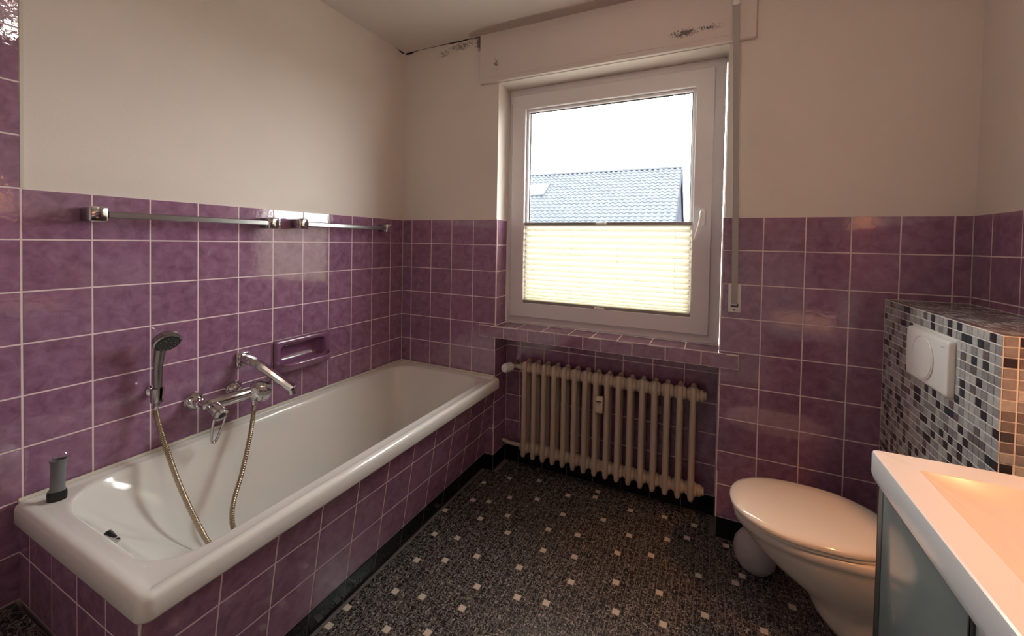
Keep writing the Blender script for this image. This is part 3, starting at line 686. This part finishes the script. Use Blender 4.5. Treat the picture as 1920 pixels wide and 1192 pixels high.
def build_tube():
    t = empty('plastic_stand', (.083, -1.587, .5506), 'grey oval plastic tube with black foot standing on the near rim corner', 'plastic tube')
    c = Vector((.083, -1.587, .5510)); U_ = Vector((.55, .83, 0)).normalized(); V_ = Vector((-.83, .55, 0)).normalized()
    def el(a, b_, z, off=0, n=24): return [c+U_*(a*math.cos(q)+off)+V_*(b_*math.sin(q))+Vector((0, 0, z)) for q in (2*math.pi*k/n for k in range(n))]
    s = MB(); s.loft([el(.021, .015, 0), el(.0215, .0155, .003), el(.022, .016, .020), el(.0205, .0145, .027)]); s.build('foot', 'black_plastic', t, True)
    s = MB(); s.loft([el(.0195, .0135, .0265, 0), el(.0165, .0115, .036, .001), el(.0160, .0112, .10, .003), el(.0185, .0135, .112, .004), el(.020, .0145, .114, .004), el(.020, .0145, .118, .004), el(.0185, .013, .119, .004), el(.0160, .011, .118, .004), el(.0150, .010, .06, .003)], True, True); s.build('tube', 'grey_plastic', t, True, 45)
    p = [c+U_*(.0155*math.cos(q)+.004)+V_*.0095+Vector((0, 0, .117+.020*math.sin(q))) for q in (math.pi*k/10 for k in range(11))]
    s = MB(); s.tube(p, .0012, 8); s.build('wire_loop', 'chrome', t, True)
build_tube()

# ------------------------------------------------------------------ cistern box with mosaic, flush plate
XB, ZB, YB = 2.414, 1.1345, -.7255
def build_cistern():
    m_ = MB(); m_.box(XB+.0010, W-.0002, YB+.0010, -.0002, 0, ZB-.0010)
    b = m_.build('wall_cistern', 'grout_grey', kind='structure', label='low boxed in cistern wall covered with grey glass mosaic')
    p = .0250; g = .0030; w = p-g
    rm = random.Random(11)
    def pick():
        q = rm.random()
        return MOS[0] if q < .26 else MOS[1] if q < .52 else MOS[2] if q < .72 else MOS[3] if q < .84 else MOS[4] if q < .94 else MOS[5]
    plate = lambda y, z: -.536 < y < -.238 and .905 < z < 1.083
    front, top, end = [], [], []
    nz = int(ZB/p); ny = 29; nx = 9
    for i in range(ny):
        for k in range(nz):
            y = YB+(i+.5)*p; z = ZB-.001-(k+.5)*p
            if not plate(y, z): front.append((y, z))
    for k in range(nz):
        for i in range(nx): end.append((XB+.001+(i+.5)*p*1.05, ZB-.001-(k+.5)*p))
    for i in range(nx):
        for j in range(ny): top.append((XB+.001+(i+.5)*p*1.05, YB+(j+.5)*p))
    # single parts: the ones that show largest (near edge of front, visible end face, near part of the top)
    front.sort(key=lambda c: (c[0]+(1.2-c[1])*.55))
    n1, n2, n3 = 210, 60, 30
    cand = [c for c in front if c[1] > .80][:n1]
    cs = set(cand)
    for y, z in cand: one_tile(b, (XB+.0010, y, z), (0, -1, 0), Z, w, w, .0016, pick(), 'mosaic_tile', ch=.0006, tilt=.004)
    e2 = [c for c in end if c[0] < XB+.12 and c[1] > .80][:n2]; es = set(e2)
    for x, z in e2: one_tile(b, (x, YB+.0010, z), X, Z, w*1.04, w, .0016, MOS[rm.choice((1, 2, 2, 3, 3, 4, 0))], 'mosaic_tile', ch=.0006, tilt=.004)
    t2 = [c for c in sorted(top, key=lambda c: c[1])][:n3]; ts = set(t2)
    for x, y in t2: one_tile(b, (x, y, ZB-.0010), X, Y, w*1.04, w, .0016, MOS[rm.choice((1, 2, 3, 3))], 'mosaic_tile', ch=.0006, tilt=.004)
    st = MB(); c_ = .0008; a = w/2
    def put(O, U_, V_, mi):
        O, U_, V_ = Vector(O), Vector(U_), Vector(V_); Nn = U_.cross(V_)
        q = [O+U_*(sx*a)+V_*(sy*a)+Nn*.0001 for sx, sy in ((-1, -1), (1, -1), (1, 1), (-1, 1))]+[O+U_*(sx*(a-c_))+V_*(sy*(a-c_))+Nn*.0015 for sx, sy in ((-1, -1), (1, -1), (1, 1), (-1, 1))]
        st.add(q, [(4, 5, 6, 7)]+[(k, (k+1) % 4, 4+(k+1) % 4, 4+k) for k in range(4)], mi)
    for y, z in front:
        if (y, z) not in cs: put((XB+.0010, y, z), (0, -1, 0), Z, MOS.index(pick()))
    for x, z in end:
        if (x, z) not in es: put((x, YB+.0010, z), X, Z, MOS.index(pick()))
    for x, y in top:
        if (x, y) not in ts: put((x, y, ZB-.0010), X, Y, rm.choice((1, 2, 3, 3)))
    st.build('mosaic_tiles', MOS, b, kind='stuff')
    s = MB(); s.box(XB-.001, XB+.0035, -.004, -.0003, 0, ZB).box(XB, W-.0003, -.0045, -.0003, ZB-.003, ZB+.0015).box(W-.0045, W-.0003, YB, -.0046, ZB-.003, ZB+.0015); s.build('silicone_joint', 'silicone', b)
    f = empty('flush_plate', (XB, -.387, .914), 'white plastic flush plate with one big round button on the mosaic box', 'flush plate')
    M_ = Matrix.Translation((XB, -.387, .995)) @ Matrix(((0, 0, -1, 0), (-1, 0, 0, 0), (0, 1, 0, 0), (0, 0, 0, 1)))
    # local: x -> -y world (towards viewer), y -> z, z -> out of the box (-x)
    s = MB(); n = 12; rings = []
    hw, hh = .139, .0815
    for i, z in ((0, .0006), (0, .006), (.002, .012), (.006, .0150), (.012, .0160)):
        rings.append([M_ @ Vector((q[0], q[1], z)) for q in rr(-hw+i, hw-i, -hh+i, hh-i, .012, 0, 5)])
    s.loft(rings); pb = s.build('plate', 'plate_white', f, True, 50)
    d = Vector((-1, 0, 0)); o = M_ @ Vector((-.010, .001, .0162))
    s = MB(); s.lathe(o, d, [(.0690, 0), (.0690, .0022), (.0675, .0032), (.0655, .0032), (.0645, .0006), (.0630, .0006), (.0620, .0036), (.050, .0048), (.025, .0056), (.002, .0058)], 64); s.build('button', 'plate_white', pb, True, 30)
    s = MB()
    for k, hgt in enumerate((.003, .003, .003, .003, .003)):
        q = M_ @ Vector((.100+k*.0042, .058, .0158)); s.box(q.x-.0004, q.x+.002, q.y-.0013, q.y+.0013, q.z-.0016, q.z+.0016)
    s.build('logo_mark', 'strap_grey', pb)
build_cistern()

# ------------------------------------------------------------------ toilet
def egg(xf, xr, yc, hw, z, n=40, blunt=2.2, rear=.82):
    """plan outline of a WC seat: rounded nose at xf, flatter at xr"""
    q = []; xm = xf+(xr-xf)*.46
    for k in range(n):
        t = 2*math.pi*k/n; c, s_ = math.cos(t), math.sin(t)
        if c < 0: x = xm+(xm-xf)*(-abs(c)**(2/blunt*1.0)); y = hw*math.copysign(abs(s_)**(2/2.15), s_)
        else:
            x = xm+(xr-xm)*abs(c)**(.62); y = hw*math.copysign(abs(s_)**(.85), s_)*(1-(1-rear)*abs(c)**1.5)
        q.append((x, yc+y, z))
    return q
def build_toilet():
    yc = -.390
    t = empty('toilet', (2.15, yc, .05), 'white wall hung toilet with closed lid below the flush plate', 'toilet')
    s = MB()
    rings = [egg(2.26, 2.408, yc, .080, .060), egg(2.215, 2.409, yc, .100, .066), egg(2.165, 2.41, yc, .108, .090), egg(2.135, 2.41, yc, .108, .125), egg(2.120, 2.41, yc, .108, .160), egg(2.100, 2.41, yc, .114, .190),
             egg(2.050, 2.41, yc, .132, .225), egg(1.995, 2.411, yc, .150, .265), egg(1.945, 2.411, yc, .164, .310), egg(1.912, 2.412, yc, .172, .350), egg(1.900, 2.412, yc, .1745, .368), egg(1.892, 2.412, yc, .178, .372), egg(1.890, 2.412, yc, .179, .393), egg(1.895, 2.410, yc, .175, .3985)]
    s.loft(rings); s.build('bowl', 'ceramic', t, True, 60)
    s = MB(); s.loft([egg(1.893, 2.345, yc, .176, .3988), egg(1.887, 2.350, yc, .181, .402), egg(1.887, 2.350, yc, .181, .410), egg(1.891, 2.347, yc, .177, .4125)]); s.build('seat', 'ceramic', t, True, 60)
    s = MB(); s.loft([egg(1.886, 2.346, yc, .180, .4145), egg(1.879, 2.352, yc, .186, .4165), egg(1.878, 2.352, yc, .187, .424), egg(1.882, 2.350, yc, .183, .4305), egg(1.90, 2.335, yc, .168, .4355), egg(1.96, 2.28, yc, .12, .439), egg(2.05, 2.2, yc, .05, .440)]); s.build('lid', 'ceramic', t, True, 60)
    for y in (yc-.075, yc+.075):
        s = MB(); s.lathe((2.362, y-.02, .4085), Y, [(.010, 0), (.011, .003), (.011, .037), (.010, .04)], 16); s.build('hinge', 'white_plastic', t, True)
    # round container on the floor behind the bowl
    b = empty('brush_holder', (1.99, -.13, 0), 'round pale container standing on the floor between toilet and far wall', 'container')
    s = MB(); s.lathe((1.99, -.13, .0005), Z, [(.040, 0), (.056, .008), (.074, .035), (.080, .070), (.076, .105), (.058, .136), (.036, .152), (.026, .158), (.024, .170), (.016, .170), (.016, .150)], 40); s.build('holder', 'pale_plastic', b, True, 60)
    s = MB(); s.tube([(1.99, -.13, .15), (1.99, -.13, .26)], .006, 10); s.build('handle', 'white_plastic', b, True)
build_toilet()

# ------------------------------------------------------------------ vanity
def build_vanity():
    v = empty('vanity_cabinet', (2.41, -1.18, .30), 'washbasin cabinet with grey green glass doors at the right edge', 'cabinet')
    y0, y1 = -1.56, -.836
    m_ = MB(); m_.box(2.192, 2.650, y0, y1-.006, .30, .765); m_.build('carcass', 'cabinet_dark', v)
    s = MB(); s.rbox(2.166, 2.650, y1-.0055, y1, .30, .782, r=.0015); s.build('side_panel', 'satin_chrome', v, True)
    for a, b_ in ((-1.205, -.8495), (-1.556, -1.222)):
        s = MB(); s.rbox(2.172, 2.190, a, b_, .304, .780, r=.002); d = s.build('door', 'door_glass', v, True)
        s = MB(); s.rbox(2.1695, 2.1915, (a-.012 if b_ > -1 else b_), (a if b_ > -1 else b_+.012), .304, .780, r=.002); s.build('edge_profile', 'cabinet_dark', d, True)
    w = empty('washbasin', (2.41, -1.18, .795), 'white ceramic washbasin slab lit warm on top of the glass cabinet', 'washbasin')
    x0, x1, a, b_ = 2.1526, 2.6545, -1.573, -.823
    s = MB(); O = lambda i, z: rr(x0+i, x1, a+i, b_-i, .012, z)
    IN = lambda i, j, z, r: rr(x0+.0625+i, x1-.055-i, a+.07+j, b_-.0727-j, r, z)
    s.loft([O(.010, .784), O(.004, .7845), O(.001, .795), O(0, .80), O(0, .843), O(.0015, .848), O(.005, .850), IN(0, 0, .850, .010), IN(.002, .002, .8485, .010), IN(.03, .02, .830, .02), IN(.06, .05, .812, .03), IN(.10, .09, .79, .04), IN(.13, .13, .778, .04), IN(.17, .2, .774, .03)], cap0=False)
    s.build('basin', 'basin_white', w, True, 24)
    s = MB(); s.lathe((2.42, -1.20, .7735), Z, [(.022, 0), (.022, .003), (.016, .004), (.003, .0035)], 20); s.build('drain', 'chrome', w, True)
build_vanity()

# ------------------------------------------------------------------ lamps
def build_lamps():
    l = empty('wall_lamp', (2.62, -1.25, 1.80), 'warm wall lamp above the washbasin', 'lamp')
    s = MB(); s.rbox(2.632, 2.6555, -1.40, -1.10, 1.80, 1.86, r=.005); s.build('base_plate', 'chrome', l, True)
    s = MB(); s.rbox(2.545, 2.6315, -1.41, -1.09, 1.850, 1.858, r=.002); s.build('lamp_hood', 'white_plastic', l, True)
    for y in (-1.33, -1.17):
        s = MB(); s.lathe((2.605, y, 1.845), (0, 0, -1), [(.012, -.004), (.014, .01), (.014, .03)], 12); s.build('socket', 'white_plastic', l, True)
        d = bpy.data.lights.new('wall_lamp_bulb', 'SPOT'); d.energy = 14; d.color = (1, .42, .14); d.shadow_soft_size = .03; d.spot_size = math.radians(100); d.spot_blend = .5
        o = bpy.data.objects.new('bulb_light', d); COL.objects.link(o); o.parent = l; o.location = Vector((2.595, y, 1.785))-Vector(l.location)
    c = empty('ceiling_lamp', (1.53, -1.27, 2.42), 'small warm lamp on the middle of the ceiling', 'lamp')
    s = MB(); s.lathe((1.53, -1.27, HC-.0005), (0, 0, -1), [(.06, 0), (.06, .012), (.045, .02), (.012, .022), (.012, .045)], 24); s.build('canopy', 'chrome', c, True)
    d = bpy.data.lights.new('ceiling_lamp_bulb', 'POINT'); d.energy = 2.6; d.color = (1, .88, .76); d.shadow_soft_size = .03
    o = bpy.data.objects.new('bulb_light', d); COL.objects.link(o); o.parent = c; o.location = Vector((1.53, -1.27, 2.40))-Vector(c.location)
build_lamps()

# ------------------------------------------------------------------ neighbour's house outside
def build_house():
    h = empty('neighbour_house', (-6, 20, -4), 'house across the way with a grey pantiled roof and skylight', 'house')
    a = math.radians(1.2); E = Vector((math.cos(a), math.sin(a), 0)); Dn = Vector((math.sin(a), -math.cos(a), 0))
    rg = Vector((.235, 22.0, 5.50)); pit = math.radians(35); V_ = Vector((-Dn.x*math.cos(pit), -Dn.y*math.cos(pit), math.sin(pit)))  # up the slope
    Nn = E.cross(V_).normalized()
    cw, rl = .285, .335; NC, NR = 46, 24
    Lr = NC*cw
    # roof underlay, both slopes, and gable walls
    s = MB()
    for sgn in (1, -1):
        dn = Dn*sgn; lo = dn*(NR*rl*math.cos(pit))-Vector((0, 0, NR*rl*math.sin(pit)))
        q = [rg-Vector((0, 0, .05)), rg-E*Lr-Vector((0, 0, .05))]; q += [q[1]+lo, q[0]+lo]; q += [p-Vector((0, 0, .15)) for p in q]
        s.add(q, [(0, 1, 2, 3), (7, 6, 5, 4), (0, 3, 7, 4), (1, 5, 6, 2), (2, 6, 7, 3)])
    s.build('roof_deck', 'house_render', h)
    s = MB(); ed = rg-E*.06-Vector((0, 0, .3)); half = NR*rl*math.cos(pit)-.5; drop = half*math.tan(pit)
    for off in (0, Lr-.7):
        c = ed-E*off; q = [c, c+Dn*half-Vector((0, 0, drop)), c+Dn*half-Vector((0, 0, 8)), c-Dn*half-Vector((0, 0, 8)), c-Dn*half-Vector((0, 0, drop))]; q2 = [p-E*.3 for p in q] if off == 0 else [p+E*.3 for p in q]
        s.add(q+q2, [(0, 1, 2, 3, 4), (9, 8, 7, 6, 5)]+[(i, 5+i, 5+(i+1) % 5, (i+1) % 5) for i in range(5)])
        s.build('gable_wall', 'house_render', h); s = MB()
    s = MB(); c0, c1 = ed+Dn*half, ed-E*(Lr-.7)+Dn*half
    q = [c0-Vector((0, 0, drop)), c1-Vector((0, 0, drop)), c1-Vector((0, 0, 8)), c0-Vector((0, 0, 8))]; q += [p-Dn*.3 for p in q]
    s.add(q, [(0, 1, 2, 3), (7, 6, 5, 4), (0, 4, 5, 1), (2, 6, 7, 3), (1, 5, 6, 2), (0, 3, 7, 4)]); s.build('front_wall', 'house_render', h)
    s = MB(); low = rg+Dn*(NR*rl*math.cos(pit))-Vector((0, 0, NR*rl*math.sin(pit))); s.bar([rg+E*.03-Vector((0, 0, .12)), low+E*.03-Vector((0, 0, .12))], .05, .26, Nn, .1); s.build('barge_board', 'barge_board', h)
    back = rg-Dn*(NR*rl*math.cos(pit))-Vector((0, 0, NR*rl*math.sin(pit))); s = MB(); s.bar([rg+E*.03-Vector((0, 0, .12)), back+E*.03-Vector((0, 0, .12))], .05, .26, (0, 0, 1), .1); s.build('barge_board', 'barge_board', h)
    # one S-shaped pantile, lower edge thick, local x across, y up the slope, z normal
    nx = 9; prof = []
    for k in range(nx):
        u = k/(nx-1); prof.append((u*cw-.5*cw, .042*math.sin(2*math.pi*(u-.08))*.75+.03))
    vs = []; fs = []
    for y, dz in ((-rl*.5-.05, .028), (rl*.5, .0)):
        vs += [(x, y, z+dz) for x, z in prof]
    vs += [(x, -rl*.5-.05, z+.028-.022) for x, z in prof]
    for k in range(nx-1): fs += [(k, k+1, nx+k+1, nx+k), (2*nx+k, 2*nx+k+1, k+1, k)]
    me = bpy.data.meshes.new('roof_tile'); me.from_pydata(vs, [], fs); me.materials.append(MAT['roof_clay'])
    me.polygons.foreach_set('use_smooth', [True]*len(me.polygons)); me.set_sharp_from_angle(angle=math.radians(50)); me.update()
    rot = Matrix((E, V_, Nn)).transposed()
    sky = lambda i, j: False
    # skylight position: columns/rows it covers
    SC, SR = (24.6, 29.4), (3.9, 8.3)
    cnt = 0; st = MB(); Rr = random.Random(4)
    order = [(j, i) for j in range(NR) for i in range(NC)]
    singles = set((j, i) for j in range(7, 17) for i in range(30))
    for j, i in order:
        if SC[0] < i+.5 < SC[1] and SR[0] < j+.5 < SR[1]: continue
        c = rg-E*((i+.5)*cw)-V_*((j+.5)*rl)+Nn*.01
        if (j, i) in singles:
            o = bpy.data.objects.new('roof_tile', me); COL.objects.link(o); place(o, h, c); o.rotation_euler = rot.to_euler(); cnt += 1
        else: st.add([c+rot @ Vector(v_) for v_ in vs], fs)
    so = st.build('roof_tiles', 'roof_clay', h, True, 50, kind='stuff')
    # ridge caps
    capm = None
    for i in range(NC*cw > 0 and int(Lr/.38)):
        c = rg-E*((i+.5)*.38)+Vector((0, 0, .02))
        if capm is None:
            s = MB(); rs = []
            for e_, r_ in ((-.20, .125), (.20, .105)):
                rs.append([c+E*e_+Dn*(r_*math.cos(t)*1.15)+Vector((0, 0, r_*math.sin(t)-.02)) for t in (math.pi*k/8 for k in range(9))])
            s.loft(rs, False, False, closed=False); s.add([p for p in rs[0]], [tuple(range(9))]); co_ = s.build('ridge_tile', 'roof_clay', h, True, 60); capm = co_.data; cw0 = WORLD[co_].copy()
        else:
            o = bpy.data.objects.new('ridge_tile', capm); COL.objects.link(o); place(o, h, cw0-E*(i*.38))
    # skylight
    c = rg-E*((SC[0]+SC[1])/2*cw)-V_*((SR[0]+SR[1])/2*rl); sw, sh = (SC[1]-SC[0])*cw/2, (SR[1]-SR[0])*rl/2
    def rect(a_, b_, k): return [c+E*(sx*a_)+V_*(sy*b_)+Nn*k for sx, sy in ((-1, -1), (1, -1), (1, 1), (-1, 1))]
    s = MB(); s.loft([rect(sw, sh, -.03), rect(sw-.03, sh-.03, .14), rect(sw-.10, sh-.10, .14), rect(sw-.11, sh-.11, .10)]); s.build('skylight_frame', 'roof_clay', h)
    s = MB(); s.loft([rect(sw-.105, sh-.105, .102), rect(sw-.105, sh-.105, .115)]); s.build('skylight_pane', 'skylight_glass', h)
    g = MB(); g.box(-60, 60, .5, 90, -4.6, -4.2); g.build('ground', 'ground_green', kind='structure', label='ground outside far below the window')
build_house()
